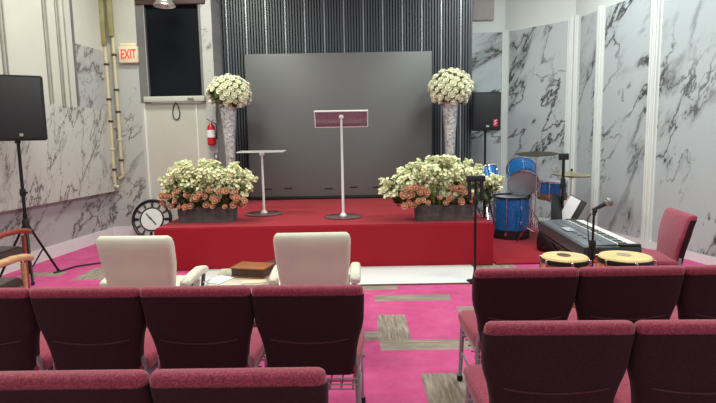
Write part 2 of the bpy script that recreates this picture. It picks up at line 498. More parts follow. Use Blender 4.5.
o = MB().box((0, 0, .009), (3.3, .79, .014), bev=.003).build('floor_strip', m_trimw, loc=(-.28, 5.955, 0))
tag(o, 'long white floor strip lying along the foot of the red stage', 'floor strip')
MB().box((0, -.40, .008), (3.3, .012, .014)).build('edge_strip', m_woodhoop, o)
o = MB().box((0, 0, .012), (1.95, 2.35, .022), bev=.008).build('red_rug', m_redcloth, loc=(2.66, 7.55, 0))
tag(o, 'red carpet on the floor under the blue drum kit', 'rug')

sc_ = thing('led_screen', 'wide dark grey screen standing at the back of the red stage', 'screen', (-.29, 9.24, ST))
mb = MB(); mb.box((0, 0, 1.275), (3.17, .06, 2.43), bev=.004); mb.build('display_panel', m_screen, sc_)
MB().box((0, .0, .03), (3.2, .10, .06), bev=.004).build('base_rail', m_black, sc_)
mb = MB()
for x in (-1.28, -.92, -.22, .22, .62, 1.05, 1.42): MB().box((x, -.0315, .19+.01*math.sin(x*5)), (.14, .004, .018)).build('module_mark', m_blackmetal, sc_)

# ------------------------------------------------------------------ LECTERNS
def lectern(loc, label, poleh, tilt, w, d, topm, base_r, lip=1.0):
    t = thing('lectern', label, 'lectern', loc)
    MB().lathe([(base_r, .002), (base_r, .016), (base_r-.008, .022), (.05, .024)], n=32).build('base', m_acrylbase, t)
    MB().lathe([(.05, .022), (.045, .04), (.028, .055), (.018, .07), (.016, poleh)], n=16).build('pole', m_polewhite, t)
    tray = MB().box((0, 0, 0), (w, d, .014*lip), bev=.003).build('tray', topm, t, loc=(0, 0, poleh+d*.30*math.sin(tilt)), rot=(tilt, 0, 0))
    e = MB()
    for sx in (-1, 1): e.box((sx*(w/2-.005), 0, .004), (.012, d, .026*lip))
    e.box((0, -d/2, .004), (w, .012, .03*lip)); e.box((0, d/2, .004), (w, .012, .022*lip))
    e.build('tray_edge', m_acryledge, tray)
    MB().lathe([(.035, -.05), (.04, -.02), (.03, .0)], n=16).build('pole_head', m_polewhite, t, loc=(0, 0, poleh))
    return t
lectern((-.20, 7.02, ST), 'taller lectern with a tilted maroon tray on a white pole, mid stage', 1.36, R(-64), .70, .22, m_acrylpink, .25)
lectern((-1.33, 7.43, ST), 'shorter lectern with a flat clear glass tray, left of the taller one', .88, R(2), .64, .30, m_acryl, .26, .5)

# ------------------------------------------------------------------ FLOWERS
def petal(mb, mat, r, w, curl, mi=0):
    n = 3; rows = []
    for i in range(n+1):
        u = i/n; ww = w*math.sin(PI*(.18+.72*u))
        rows.append([mat @ Vector((r*(u*(1-.15*u)) , ww*k, r*(curl*u*u*1.1+.25*k*k*w/r))) for k in (-1, 0, 1)])
    mb.loft(rows, False, False, mi)
def rose_mesh(name, m, r=.05):
    mb = MB()
    for nring, cnt, tilt, rr, cu in ((0, 5, 12, 1.0, .35), (1, 5, 38, .85, .45), (2, 4, 62, .7, .35)):
        for k in range(cnt):
            a = 2*PI*(k/cnt)+nring*.6
            mat = Matrix.Rotation(a, 3, 'Z') @ Matrix.Rotation(-R(tilt), 3, 'Y')
            petal(mb, mat, r*rr, r*.55*rr, cu)
    mb.ball((0, 0, r*.34), r*.34, (1, 1, 1.1), 8, 6)
    bmesh.ops.recalc_face_normals(mb.bm, faces=mb.bm.faces)
    me = bpy.data.meshes.new(name); mb.bm.to_mesh(me); mb.bm.free(); me.materials.append(m)
    me.polygons.foreach_set('use_smooth', [True]*len(me.polygons))
    return me
def blossom_geom(mb, c, d, r, rnd):
    A = axis_mat(d) @ Matrix.Rotation(rnd.random()*6, 3, 'Z')
    for k in range(5):
        mat = A @ Matrix.Rotation(2*PI*k/5, 3, 'Z') @ Matrix.Rotation(-R(rnd.uniform(20, 45)), 3, 'Y')
        rows = []
        for u, ww in ((0, .12), (.5, .48), (1, .2)):
            rows.append([mat @ Vector((r*u, r*ww*s, r*.25*u*u)) + c for s in (-1, 1)])
        mb.loft(rows, False, False)
def blossom_mesh():
    mb = MB(); rnd = random.Random(3)
    for c, d in (((0, 0, 0), (0, 0, 1)), ((.014, .006, -.016), (.8, .3, .5)), ((-.012, .01, -.02), (-.7, .6, .4)), ((.002, -.016, -.018), (.1, -.9, .4))):
        blossom_geom(mb, Vector(c), d, .027, rnd)
    me = bpy.data.meshes.new('blossom'); mb.bm.to_mesh(me); mb.bm.free(); me.materials.append(m_blossom)
    me.polygons.foreach_set('use_smooth', [True]*len(me.polygons))
    return me
def leaf_geom(mb, c, d, L, rnd):
    A = axis_mat(d) @ Matrix.Rotation(rnd.random()*6, 3, 'Z')
    rows = []
    for u, ww in ((0, .03), (.35, .2), (.7, .16), (1, .01)):
        rows.append([A @ Vector((L*ww*s, .15*L*u*u+(.05*L if s == 0 else 0), L*u)) + c for s in (-1, 0, 1)])
    mb.loft(rows, False, False)
ME_ROSE = rose_mesh('ivory_rose', m_rosew, .062)
ME_PEACH = rose_mesh('peach_rose', m_peach, .052)
ME_BLOS = blossom_mesh()
def inst(name, me, parent, loc, d, s, spin=0):
    o = bpy.data.objects.new(name, me); COL.objects.link(o); o.parent = parent
    o.location = loc; o.scale = (s, s, s)
    o.rotation_euler = (axis_mat(d) @ Matrix.Rotation(spin, 3, 'Z')).to_euler()
    return o

def vase(loc, label):
    t = thing('vase', label, 'vase', loc)
    prof = [(.095, .002), (.10, .02), (.085, .06), (.055, .14), (.06, .35), (.072, .7), (.092, 1.1), (.118, 1.45), (.142, 1.60), (.145, 1.61), (.135, 1.605), (.11, 1.45), (.085, 1.1), (.05, .5)]
    MB().lathe(prof, n=28).build('vase_body', m_crystal, t)
    MB().torus((0, 0, 1.605), .141, .008).build('rim', m_chrome, t)
def bouquet(loc, label, rx, rz, seed, bare=None):
    rnd = random.Random(seed)
    t = thing('rose_bouquet', label, 'flowers', loc)
    N = 120
    for k in range(N):
        zz = 1-2*(k+.5)/N; a = k*2.39996+seed
        d = Vector((math.cos(a)*math.sqrt(1-zz*zz), math.sin(a)*math.sqrt(1-zz*zz), zz))
        if zz < -.72: continue
        if bare and (d-Vector(bare)).length < .40: continue
        k_ = rnd.uniform(.90, 1.04)
        inst('rose', ME_ROSE, t, (d.x*rx*k_, d.y*rx*k_*.95, d.z*rz*k_+rz*.75), d+Vector((0, 0, .1)), rnd.uniform(1.0, 1.3), rnd.random()*6)
    mb = MB()
    for k in range(120):
        a = rnd.random()*6.28; zz = rnd.uniform(-.9, .9); q = math.sqrt(1-zz*zz)
        d = Vector((math.cos(a)*q, math.sin(a)*q, zz))
        leaf_geom(mb, Vector((d.x*rx*.72, d.y*rx*.72, d.z*rz*.72+rz*.75)), d+Vector((rnd.uniform(-.5, .5), rnd.uniform(-.5, .5), rnd.uniform(-.5, .5))), .11, rnd)
    tag(mb.build('foliage', m_leaf, t), kind='stuff')
    mb = MB(); mb.ball((0, 0, rz*.75), .82*rx, (1, 1, rz/rx), 16, 12)
    for k in range(7): mb.tube([(.05*math.cos(k*.9), .05*math.sin(k*.9), rz*.4), (.03*math.cos(k*.9), .03*math.sin(k*.9), -.12)], .008, 6)
    mb.build('stem_ball', m_leafp, t)
vase((-2.02, 8.48, ST), 'tall silver mosaic crystal vase on the stage left of the screen')
vase((1.50, 8.60, ST), 'tall silver mosaic crystal vase on the stage right of the screen')
bouquet((-1.99, 8.48, 2.13), 'round bouquet of ivory roses with a leafy gap, left of the screen', .30, .24, 2, (-.55, -.75, -.3))
bouquet((1.50, 8.60, 2.13), 'full round bouquet of ivory roses in the vase right of the screen', .30, .27, 5)

def planter(loc, label, w):
    t = thing('planter', label, 'planter', loc)
    mb = MB()
    d = .26; h = .20
    mb.loft([rrect(w*.97, d*.94, .02, 3, 0, .002), rrect(w, d, .02, 3, 0, h), rrect(w-.03, d-.03, .015, 3, 0, h), rrect(w-.04, d-.04, .015, 3, 0, h-.05)])
    for z in (.055, .11, .165): mb.box((0, -d/2+.006-(.003 if z > .1 else -.002), z), (w*.985, .006, .006))
    mb.build('trough', m_planter, t)
    MB().box((0, 0, h-.045), (w-.05, d-.05, .03)).build('soil', m_bookdark, t)
def arrangement(loc, label, seed, halfw, top, peach, spread):
    rnd = random.Random(seed)
    t = thing('flower_arrangement', label, 'flowers', loc)
    pts = []
    for k in range(420):
        while True:
            u = rnd.uniform(-1, 1); v = rnd.uniform(-1, 1); z = rnd.uniform(0, 1)
            lim = (1-abs(u)**spread)
            if z <= max(.30, lim)+.05 and rnd.random() < .5+.5*z: break
        zz = .14+z*top*(.97 if spread > 3 else .62+.38*lim)
        pts.append((Vector((u*halfw*(1 if z > .15 else .9), v*(.11+.10*z)-.05*z, zz)), Vector((u*.9, v*1.1-.35, .35+z))))
    for k in range(34):
        u = rnd.uniform(-1, 1); lim = (1-abs(u)**spread)
        base = Vector((u*halfw, rnd.uniform(-.1, .1), .14+top*(.97 if spread > 3 else .62+.38*lim)*max(.45, lim)))
        out = Vector((u*.7, rnd.uniform(-.4, .2), 1)).normalized()
        for q in range(4): pts.append((base+out*(.022*q+rnd.uniform(0, .02))+Vector((rnd.uniform(-.015, .015), 0, 0)), out))
    pts.sort(key=lambda q: q[0].y)
    mb = MB()
    for k, (c, d) in enumerate(pts):
        if k < 96: inst('blossom', ME_BLOS, t, c, d, rnd.uniform(.85, 1.25), rnd.random()*6)
        else:
            for q in range(5): blossom_geom(mb, c+Vector((rnd.uniform(-.035, .035), rnd.uniform(-.03, .03), rnd.uniform(-.035, .02))), d+Vector((rnd.uniform(-.5, .5), rnd.uniform(-.5, .5), 0)), .03, rnd)
    tag(mb.build('blossom_mass', m_blossom, t), kind='stuff')
    for (u, z, y) in peach:
        inst('peach_rose', ME_PEACH, t, (u, y, z), (u*.5+rnd.uniform(-.2, .2), -1, .45), rnd.uniform(.85, 1.2), rnd.random()*6)
    mb = MB()
    for k in range(420):
        u = rnd.uniform(-1, 1)*halfw*.82; v = rnd.uniform(-.14, .13); z = rnd.uniform(-.02, .26)
        leaf_geom(mb, Vector((u, v, z)), (rnd.uniform(-.8, .8)+u*.5, rnd.uniform(-1, .6), rnd.uniform(.1, 1)), rnd.uniform(.07, .13), rnd)
    tag(mb.build('foliage', m_leaf, t), kind='stuff')
    mb = MB()
    for k, (c, d) in enumerate(pts):
        if k % 3 == 0:
            b = Vector((c.x*.55, c.y*.3, 0))
            mb.tube([b, b.lerp(c, .5)+Vector((0, 0, .04)), c], .004, 5)
            leaf_geom(mb, b.lerp(c, .75), d+Vector((rnd.uniform(-1, 1), rnd.uniform(-1, .4), .3)), .09, rnd)
    mb.build('stems', m_leafp, t)
    return t
rp = random.Random(11)
PL = (-1.965, 6.88, ST); PR = (1.085, 6.70, ST)
planter(PL, 'grey brick-pattern trough on the left front of the red stage', .73)
planter(PR, 'grey brick-pattern trough on the right front of the red stage', .73)
pl = [(-.52+1.06*k/22+rp.uniform(-.02, .02), .10+rp.uniform(-.02, .13), -.17-rp.uniform(0, .05)) for k in range(23)] + [(-.50+1.0*k/12+rp.uniform(-.03, .03), .02+rp.uniform(-.02, .10), -.16) for k in range(13)]
arrangement((PL[0]+.01, PL[1], ST+.19), 'boxy mass of white blossoms over peach roses, left end of stage', 21, .58, .375, pl, 5.0)
pr = [(rp.uniform(-.52, -.18), rp.uniform(.0, .25), -.17-rp.uniform(0, .07)) for k in range(26)] + [(rp.uniform(.08, .26), rp.uniform(.14, .24), -.17-rp.uniform(0, .04)) for k in range(12)] + [(rp.uniform(-.15, .4), rp.uniform(.02, .12), -.16) for k in range(8)]
arrangement((PR[0]-.02, PR[1], ST+.19), 'spreading mass of white blossoms with peach roses, right end of stage', 34, .78, .38, pr, 2.4)

# ------------------------------------------------------------------ CHURCH CHAIRS (face +Y, origin on the floor under the seat)
CW = [(.40, .44), (.50, .455), (.58, .475), (.63, .505), (.68, .535), (.80, .545), (.845, .545), (.862, .54), (.874, .53), (.88, .50)]
CY = [(.40, -.205), (.50, -.215), (.65, -.235), (.78, -.262), (.84, -.282), (.88, -.296)]
CT = [(.40, .055), (.45, .075), (.60, .085), (.80, .08), (.845, .082), (.862, .074), (.874, .055), (.88, .02)]
def church_chair(label, group):
    t = thing('church_chair', label, 'chair', (0, 0, 0), 0, group)
    zs = [.40, .43, .47, .52, .56, .60, .63, .66, .70, .75, .80, .83, .85, .862, .870, .876, .880]
    MB().loft([rrect(interp(CW, z), interp(CT, z), min(.034, interp(CT, z)*.45), 4, interp(CY, z), z) for z in zs]).build('backrest', m_burg, t, angle=60)
    # rear cover: shell hugging the back from the hem up to the top roll
    rows = []
    for z in [.40, .45, .50, .55, .60, .63, .66, .70, .75, .80, .825, .836]:
        w = interp(CW, z)/2+.003; y = interp(CY, z); tt = interp(CT, z)/2+.003
        r_ = .03
        rows.append([(-w, y+.018, z), (-w, y-tt+r_, z), (-w+.010, y-tt+.010, z), (-w+r_, y-tt, z), (-w*.4, y-tt-.002, z), (w*.4, y-tt-.002, z), (w-r_, y-tt, z), (w-.010, y-tt+.010, z), (w, y-tt+r_, z), (w, y+.018, z)])
    bp = MB().loft(rows, False, False).build('back_cover', m_burgback, t, angle=60)
    pts = []
    for k in range(17):
        u = -1+2*k/16; z = .605-.024*(1-u*u)
        pts.append((u*.195, interp(CY, z)-interp(CT, z)/2-.0075, z))
    MB().tube(pts, .0035, 6).build('pocket_piping', m_burgpipe, bp)
    # seat cushion with a rolled front edge
    rings = []
    for yy, zt, zb, w in ((-.235, .455, .415, .44), (-.22, .475, .40, .475), (-.15, .485, .395, .505), (0, .49, .395, .525), (.15, .492, .395, .53), (.22, .485, .395, .525), (.255, .465, .40, .515), (.268, .435, .415, .50)):
        ring = []
        for px, pz in ((-1, 0), (-.985, .6), (-.90, .93), (-.5, 1), (0, 1.03), (.5, 1), (.90, .93), (.985, .6), (1, 0), (.97, -.8), (.5, -1), (-.5, -1), (-.97, -.8)):
            zc = (zt+zb)/2; hz = (zt-zb)/2
            ring.append((px*w/2, yy, zc+pz*hz))
        rings.append(ring)
    MB().loft(rings).build('seat', m_burg, t, angle=60)
    for s in (-1, 1):
        o = MB().tube([(s*.235, .215, .41), (s*.24, .235, .20), (s*.245, .25, .012)], [.016, .014, .013], 8).build('leg', m_leg, t)
        MB().lathe([(.018, 0), (.019, .02), (.016, .035)], (s*.245, .25, .001), 10).build('foot_cap', m_foot, o)
        o = MB().tube([(s*.225, -.215, .50), (s*.232, -.205, .40), (s*.24, -.225, .2), (s*.245, -.26, .012)], [.014, .015, .014, .013], 8).build('leg', m_leg, t)
        MB().lathe([(.018, 0), (.019, .02), (.016, .035)], (s*.245, -.26, .001), 10).build('foot_cap', m_foot, o)
        mb = MB().tube([(s*.237, -.21, .385), (s*.237, .215, .385)], .013, 8)
        mb.box((s*.252, .10, .36), (.03, .03, .012)); mb.tube([(s*.238, .21, .20), (s*.238, -.22, .20)], .008, 6)
        mb.build('side_rail', m_leg, t)
    mb = MB()
    for k in range(8): mb.tube([(-.21+.06*k, -.22, .315), (-.21+.06*k, .16, .325)], .0045, 5)
    for k in range(5): mb.tube([(-.235, -.22+.09*k, .318), (.235, -.22+.09*k, .318)], .0045, 5)
    for z in (.345, .375): mb.tube([(-.235, -.225, z), (.235, -.225, z)], .0045, 5)
    for k in range(8): mb.tube([(-.21+.06*k, -.222, .315), (-.21+.06*k, -.227, .375)], .0045, 5)
    mb.build('book_rack', m_basket, t)
    return t
chair0 = church_chair('x', 'x')
used = [False]
def place(xr0, yr0, xr1, yr1, z_label, group):
    """put a chair with the ends of its back's top edge at these floor-plan points"""
    o = copy_tree(chair0) if used[0] else chair0
    used[0] = True
    a = Vector((xr0, yr0)); b = Vector((xr1, yr1)); d = b-a; rz = math.atan2(d.y, d.x)
    c = (a+b)/2 + Vector((-math.sin(rz), math.cos(rz)))*.296
    o.location = (c.x, c.y, 0); o.rotation_euler = (0, 0, rz)
    o['label'] = z_label; o['group'] = group
    o.scale = (d.length/.545, 1, 1)
    return o
G1 = 'burgundy church chairs in the left block'; G2 = 'burgundy church chairs in the right block'; 
LA = 2.53
def rowpt(x, x0, y0, slope): return (x, y0+(x-x0)*slope)
def row(xs, x0, y0, slope, labels, group, w=.545):
    for x, lb in zip(xs, labels):
        p = rowpt(x, x0, y0, slope); q = rowpt(x+w, x0, y0, slope)
        place(p[0], p[1], q[0], q[1], lb, group)
row([-2.155, -1.612, -1.068, -.522], -.522, 2.492, -.03, [
    'burgundy padded chair cut by the left photo edge, far row of left block',
    'burgundy padded chair behind the left cream armchair, far row of left block',
    'burgundy padded chair behind the coffee table, far row of left block',
    'burgundy padded chair at the aisle end behind the right cream armchair'], G1, .540)
row([-1.205, -.652], -.652, 1.557, -.01, [
    'burgundy chair cut by the bottom left corner, nearest row of left block',
    'burgundy chair at the aisle end of the nearest row, bottom centre left'], G1)
row([.612, 1.168, 1.724], .612, 2.745, -.006, [
    'burgundy chair at the aisle end of the far row in the right block',
    'burgundy chair in front of the two congas, far row of right block',
    'burgundy chair at the right photo edge, far row of right block'], G2, .553)
row([.472, 1.038], .470, 1.937, -.03, [
    'burgundy chair at the aisle end of the nearest row in the right block',
    'burgundy chair cut by the bottom right corner, nearest row of right block'], G2, .561)
# the keyboard player's chair, turned to the left
o = copy_tree(chair0); o['label'] = 'burgundy chair turned sideways to the left between keyboard and marble wall'
o['group'] = G2; del o['group']
o.location = (2.60, 4.74, 0); o.rotation_euler = (0, 0, R(80))

# ------------------------------------------------------------------ CREAM ARMCHAIRS
def armchair(loc, rz, label):
    t = thing('office_armchair', label, 'armchair', loc, rz, 'cream armchairs facing the stage')
    W = [(.46, .47), (.55, .50), (.70, .54), (.86, .555), (.895, .54), (.915, .50)]
    Y = [(.44, -.21), (.7, -.245), (.915, -.30)]
    T = [(.46, .09), (.6, .11), (.85, .11), (.89, .085), (.905, .055), (.915, .02)]
    zs = [.44, .47, .52, .58, .64, .70, .76, .82, .86, .88, .895, .905, .912, .915]
    MB().loft([rrect(interp(W, z), interp(T, z), min(.045, interp(T, z)*.45), 5, interp(Y, z), z) for z in zs]).build('backrest', m_cream_l, t, angle=70)
    rings = [rrect(w, d, .05, 5, .05, z) for z, w, d in ((.37, .46, .46), (.385, .50, .50), (.43, .52, .52), (.46, .51, .51), (.475, .46, .46))]
    MB().loft(rings).build('seat', m_cream_l, t, angle=70)
    for s in (-1, 1):
        b = MB().tube([(s*.24, -.05, .38), (s*.295, -.06, .39), (s*.305, -.05, .52), (s*.305, .12, .53), (s*.305, .22, .50), (s*.295, .2, .39), (s*.24, .14, .38)], .017, 8).build('armrest', m_chairplastic, t)
        rings = []
        for y, w, h, z in ((-.20, .05, .03, .525), (-.185, .078, .055, .53), (-.05, .085, .07, .545), (.12, .085, .07, .555), (.23, .08, .06, .54), (.265, .06, .03, .53)):
            rings.append([(s*.305+p[0], y, z+p[1]) for p in rrect(w, h, h*.42, 3)])
        MB().loft(rings).build('arm_pad', m_cream_l, b)
    MB().lathe([(.05, .09), (.05, .2), (.028, .205), (.028, .36), (.10, .365), (.10, .375)], n=16).build('gas_column', m_blackmetal, t)
    mb = MB()
    for k in range(5):
        a = 2*PI*k/5+.3
        mb.tube([(0, 0, .11), (.15*math.cos(a), .15*math.sin(a), .10), (.29*math.cos(a), .29*math.sin(a), .07)], [.032, .026, .018], 8)
    bs = mb.build('star_base', m_chairplastic, t)
    for k in range(5):
        a = 2*PI*k/5+.3
        MB().ball((.29*math.cos(a), .29*math.sin(a), .03), .029, (1, 1, 1), 10, 8).build('caster', m_foot, bs)
    return t
armchair((-1.585, 4.02, 0), R(-3), 'cream leather armchair on the left of the small table')
armchair((-.335, 4.03, 0), R(0), 'cream leather armchair right of the small table, nearer the aisle')

# ------------------------------------------------------------------ SMALL TABLE
TX, TY, TZ = -.96, 4.34, .45
t = thing('coffee_table', 'small pale table between the two cream armchairs', 'table', (TX, TY, 0))
MB().box((0, 0, TZ-.015), (.52, .54, .028), bev=.006).build('tabletop', m_table, t)
for sx in (-1, 1):
    for sy in (-1, 1):
        MB().tube([(sx*.21, sy*.22, TZ-.03), (sx*.22, sy*.23, .002)], .016, 8).build('leg', m_leg, t)
MB().box((0, 0, .15), (.42, .44, .015), bev=.004).build('shelf', m_table, t)
bk = thing('leather_book', 'thick tan leather-bound book lying on the small table', 'book', (-.895, 4.36, TZ+.001), R(-14))
mb = MB(); mb.box((0, 0, .006), (.30, .22, .011), bev=.003); mb.box((0, 0, .078), (.305, .225, .012), bev=.004); mb.box((0, .105, .042), (.30, .014, .07), bev=.004)
mb.build('cover', m_leather, bk)
MB().box((0, -.004, .042), (.285, .20, .061)).build('page_block', m_bookdark, bk)
bk2 = thing('dark_book', 'small dark leather book on the table right of the tan book', 'book', (-.735, 4.55, TZ+.001), R(-30))
MB().box((0, 0, .035), (.10, .13, .05)).build('page_block', m_pages, bk2)
mb = MB(); mb.box((0, 0, .005), (.11, .14, .01), bev=.003); mb.box((0, 0, .065), (.11, .14, .01), bev=.003); mb.box((-.052, 0, .035), (.008, .14, .07), bev=.003)
mb.build('cover', m_bookdark, bk2)
tag(MB().box((0, 0, 0), (.16, .23, .003)).build('paper_sheet', m_paper, loc=(-1.14, 4.22, TZ+.003), rot=(0, 0, R(-22))), 'bare white paper sheet on the small table beside the left armchair', 'paper')
tag(MB().box((0, 0, 0), (.16, .22, .004)).build('printed_leaflet', m_paper2, loc=(-1.10, 4.47, TZ+.003), rot=(0, 0, R(-8))), 'grey tan printed leaflet on the table between white sheet and tan book', 'paper')
tag(MB().box((0, 0, 0), (.20, .10, .003)).build('paper_sheet', m_paper3, loc=(-.84, 4.14, TZ+.003), rot=(0, 0, R(8))), 'cream paper slip on the table in front of the tan book', 'paper')

# ------------------------------------------------------------------ SPEAKERS AND STANDS
def tripod(loc, label, hub, top, spread, rz, group=None):
    t = thing('speaker_stand', label, 'stand', loc, rz)
    MB().tube([(0, 0, .06), (0, 0, hub+.15)], .024, 10).build('lower_tube', m_blackmetal, t)
    MB().tube([(0, 0, hub+.1), (0, 0, top)], .018, 10).build('pole', m_blackmetal, t)
    MB().lathe([(.034, hub-.03), (.038, hub), (.038, hub+.06), (.03, hub+.09)], n=12).build('collar', m_black, t)
    o = MB().lathe([(.030, top*.62), (.034, top*.62+.02), (.030, top*.62+.08)], n=12).build('clamp', m_black, t)
    MB().tube([(0, -.03, top*.62+.04), (0.0, -.075, top*.62+.04)], .013, 8).build('knob', m_black, o)
    for k in range(3):
        a = 2*PI*k/3
        d = Vector((math.cos(a), math.sin(a), 0))
        l = MB().tube([d*.035+Vector((0, 0, hub)), d*spread+Vector((0, 0, .02))], .014, 8)
        l.tube([d*.03+Vector((0, 0, .13)), d*spread*.5+Vector((0, 0, hub*.5+.01))], .009, 6)
        l = l.build('leg', m_blackmetal, t)
        MB().ball(d*spread+Vector((0, 0, .021)), .02, (1, 1, 1), 10, 8).build('rubber_foot', m_foot, l)
    return t
def speaker(loc, rz, w, h, d, label, badge):
    t = thing('loudspeaker', label, 'speaker', loc, rz)
    poly = [(-w/2, -d/2), (w/2, -d/2), (w/2, d*.1), (w*.3, d/2), (-w*.3, d/2), (-w/2, d*.1)]
    mb = MB().prism(poly, 0, h)
    bmesh.ops.bevel(mb.bm, geom=list(mb.bm.edges), offset=.012, segments=2, affect='EDGES')
    mb.build('cabinet', m_black, t, angle=30)
    mb = MB(); mb.box((0, -d/2-.004, h/2), (w-.05, .012, h-.05), bev=.004); g = mb.build('grille', m_grille, t)
    if badge == 'red':
        mb = MB(); mb.box((w*.30, -d/2-.013, .13), (.075, .006, .12)); b = mb.build('logo_sticker', m_label_red, t)
        mb = MB()
        mb.tube([(w*.30+.02, -d/2-.018, .175), (w*.30-.015, -d/2-.018, .155), (w*.30+.015, -d/2-.018, .125), (w*.30-.018, -d/2-.018, .10)], .008, 6)
        mb.build('logo_stroke', m_paper, b)
        MB().box((w*.02, -d/2-.012, .075), (.05, .006, .03)).build('maker_badge', m_silver, t)
    else:
        MB().box((.05, -d/2-.012, .065), (.035, .005, .03)).build('maker_badge', m_conduit2, t)
    MB().lathe([(.03, -.03), (.03, .0)], n=12).build('pole_socket', m_blackmetal, t)
tripod((-3.87, 6.1, 0), 'tall black tripod stand under the loudspeaker by the left wall', .62, 1.585, .35, R(65))
speaker((-3.875, 6.1, 1.615), R(30), .60, .72, .38, 'large black loudspeaker on the tripod at the left photo edge', 'x')
tripod((2.20, 9.15, 0), 'black tripod stand behind the flowers, right of the slatted wall', .7, 1.635, .26, R(60))
speaker((2.20, 9.15, 1.665), R(-4), .455, .64, .32, 'black loudspeaker with a red sticker right of the slatted wall', 'red')
# cable on the carpet
pts = [(-3.72, 6.32, .012), (-3.62, 6.65, .012), (-3.40, 6.82, .012), (-3.2, 7.1, .012), (-2.95, 7.28, .012), (-2.75, 7.6, .012)]
tag(MB().tube(pts, .011, 6).build('floor_cable', m_black), 'thin black cable lying on the carpet beside the left speaker stand', 'cable')

# ------------------------------------------------------------------ WOODEN ARMCHAIRS AT THE LEFT EDGE
def wood_chair(loc, rz, label, armm, group):
    t = thing('wooden_armchair', label, 'chair', loc, rz, group)   # faces +Y
    for s in (-1, 1):
        MB().tube([(s*.27, .24, .002), (s*.27, .24, .60)], [.018, .022], 8).build('leg', armm, t)
        MB().tube([(s*.26, -.24, .002), (s*.26, -.23, .45), (s*.26, -.31, .93)], [.018, .022, .018], 8).build('leg', armm, t)
        rings = []
        for y, z, w, h in ((-.26, .65, .05, .04), (-.1, .668, .065, .05), (.1, .665, .075, .052), (.24, .65, .08, .055), (.32, .63, .075, .055), (.345, .615, .05, .04)):
            rings.append([(s*.28+p[0], y, z+p[1]) for p in rrect(w, h, h*.4, 3)])
        MB().loft(rings).build('armrest', armm, t)
    MB().loft([rrect(w, d, .04, 4, 0, z) for z, w, d in ((.40, .48, .48), (.42, .52, .52), (.46, .52, .52), (.485, .47, .47))]).build('seat', m_cushdark, t)
    mb = MB(); mb.box((0, .24, .37), (.52, .025, .06)); mb.box((0, -.235, .37), (.50, .025, .06)); mb.box((.26, 0, .37), (.025, .46, .06)); mb.box((-.26, 0, .37), (.025, .46, .06))
    mb.build('seat_frame', armm, t, smooth=False)
    mb = MB(); mb.box((0, -.305, .89), (.52, .025, .09), bev=.008); mb.box((0, -.25, .56), (.5, .02, .04))
    for k in range(5): mb.tube([(-.18+.09*k, -.25, .56), (-.18+.09*k, -.30, .86)], .010, 6)
    mb.build('backrest', armm, t)
    return t
wood_chair((-3.885, 5.40, 0), R(0), 'reddish wooden armchair in front of the left speaker stand', m_woodred, 'wooden armchairs at the left edge')
wood_chair((-3.04, 4.05, 0), R(3), 'light wooden armchair at the left photo edge, nearer than the reddish one', m_woodlight, 'wooden armchairs at the left edge')

# ------------------------------------------------------------------ LEFT BACK WALL THINGS
# conduits in the corner
for (x, y, z0, z1, r, m, lb) in ((-3.985, 8.68, .9, CEIL-.02, .032, m_conduit, 'beige vertical pipe in the back left corner, nearest the left wall'),
                                 (-3.86, 8.70, 1.05, CEIL-.02, .028, m_conduit, 'beige vertical pipe just left of the exit sign')):
    t = thing('conduit_pipe', lb, 'pipe', (x, y, z0))
    MB().tube([(0, 0, 0), (0, 0, z1-z0)], r, 10).build('pipe', m, t)
    for z in (.22, .55, 1.0, 1.35, 1.9):
        MB().lathe([(r+.001, z), (r+.012, z+.004), (r+.012, z+.03), (r+.001, z+.034)], n=12).build('coupling', m_markdark if z not in (.55,) else m_conduit, t)
    MB().tube([(0, 0, .02), (0, 0, -.03), (-.05 if x > -3.9 else .06, .0, -.06)], r, 10).build('elbow', m, t)
o = MB().box((-3.86, 8.66, 3.97), (.075, .05, 1.44), bev=.008).build('cable_duct', m_olive)
tag(o, 'olive vertical cable duct above the exit sign', 'duct')
o = MB().box((-3.985, 8.67, 3.9), (.085, .05, 1.58), bev=.008).build('cable_duct', m_olive); tag(o, 'olive vertical cable duct in the corner beside the left wall', 'duct')
o.location = (.0, -.03, 0)
# exit sign
ex = thing('exit_sign', 'cream exit sign with glowing red letters left of the dark window', 'sign', (-3.62, 8.70, 2.835))
MB().box((0, 0, .13), (.30, .075, .26), bev=.012).build('housing', m_exitbody, ex)
MB().box((0, .0, .285), (.26, .05, .05), bev=.008).build('canopy', m_exitbody, ex)
def text_mesh(body, size, m, parent, loc, name='letters', depth=.004):
    cu = bpy.data.curves.new('tmp', 'FONT'); cu.body = body; cu.size = size; cu.extrude = depth; cu.align_x = 'CENTER'; cu.align_y = 'CENTER'; cu.offset = .0005
    tmp = bpy.data.objects.new('tmp', cu); COL.objects.link(tmp)
    bpy.context.view_layer.update()
    me = bpy.data.meshes.new_from_object(tmp.evaluated_get(bpy.context.evaluated_depsgraph_get()))
    bpy.data.objects.remove(tmp); bpy.data.curves.remove(cu)
    me.materials.clear(); me.materials.append(m)
    o = bpy.data.objects.new(name, me); COL.objects.link(o); o.parent = parent; o.location = loc; o.rotation_euler = (R(90), 0, 0)
    return o
tx = text_mesh('EXIT', .20, m_exitred, ex, (0.005, -.040, .128)); tx.scale = (.60, 1.05, 1)
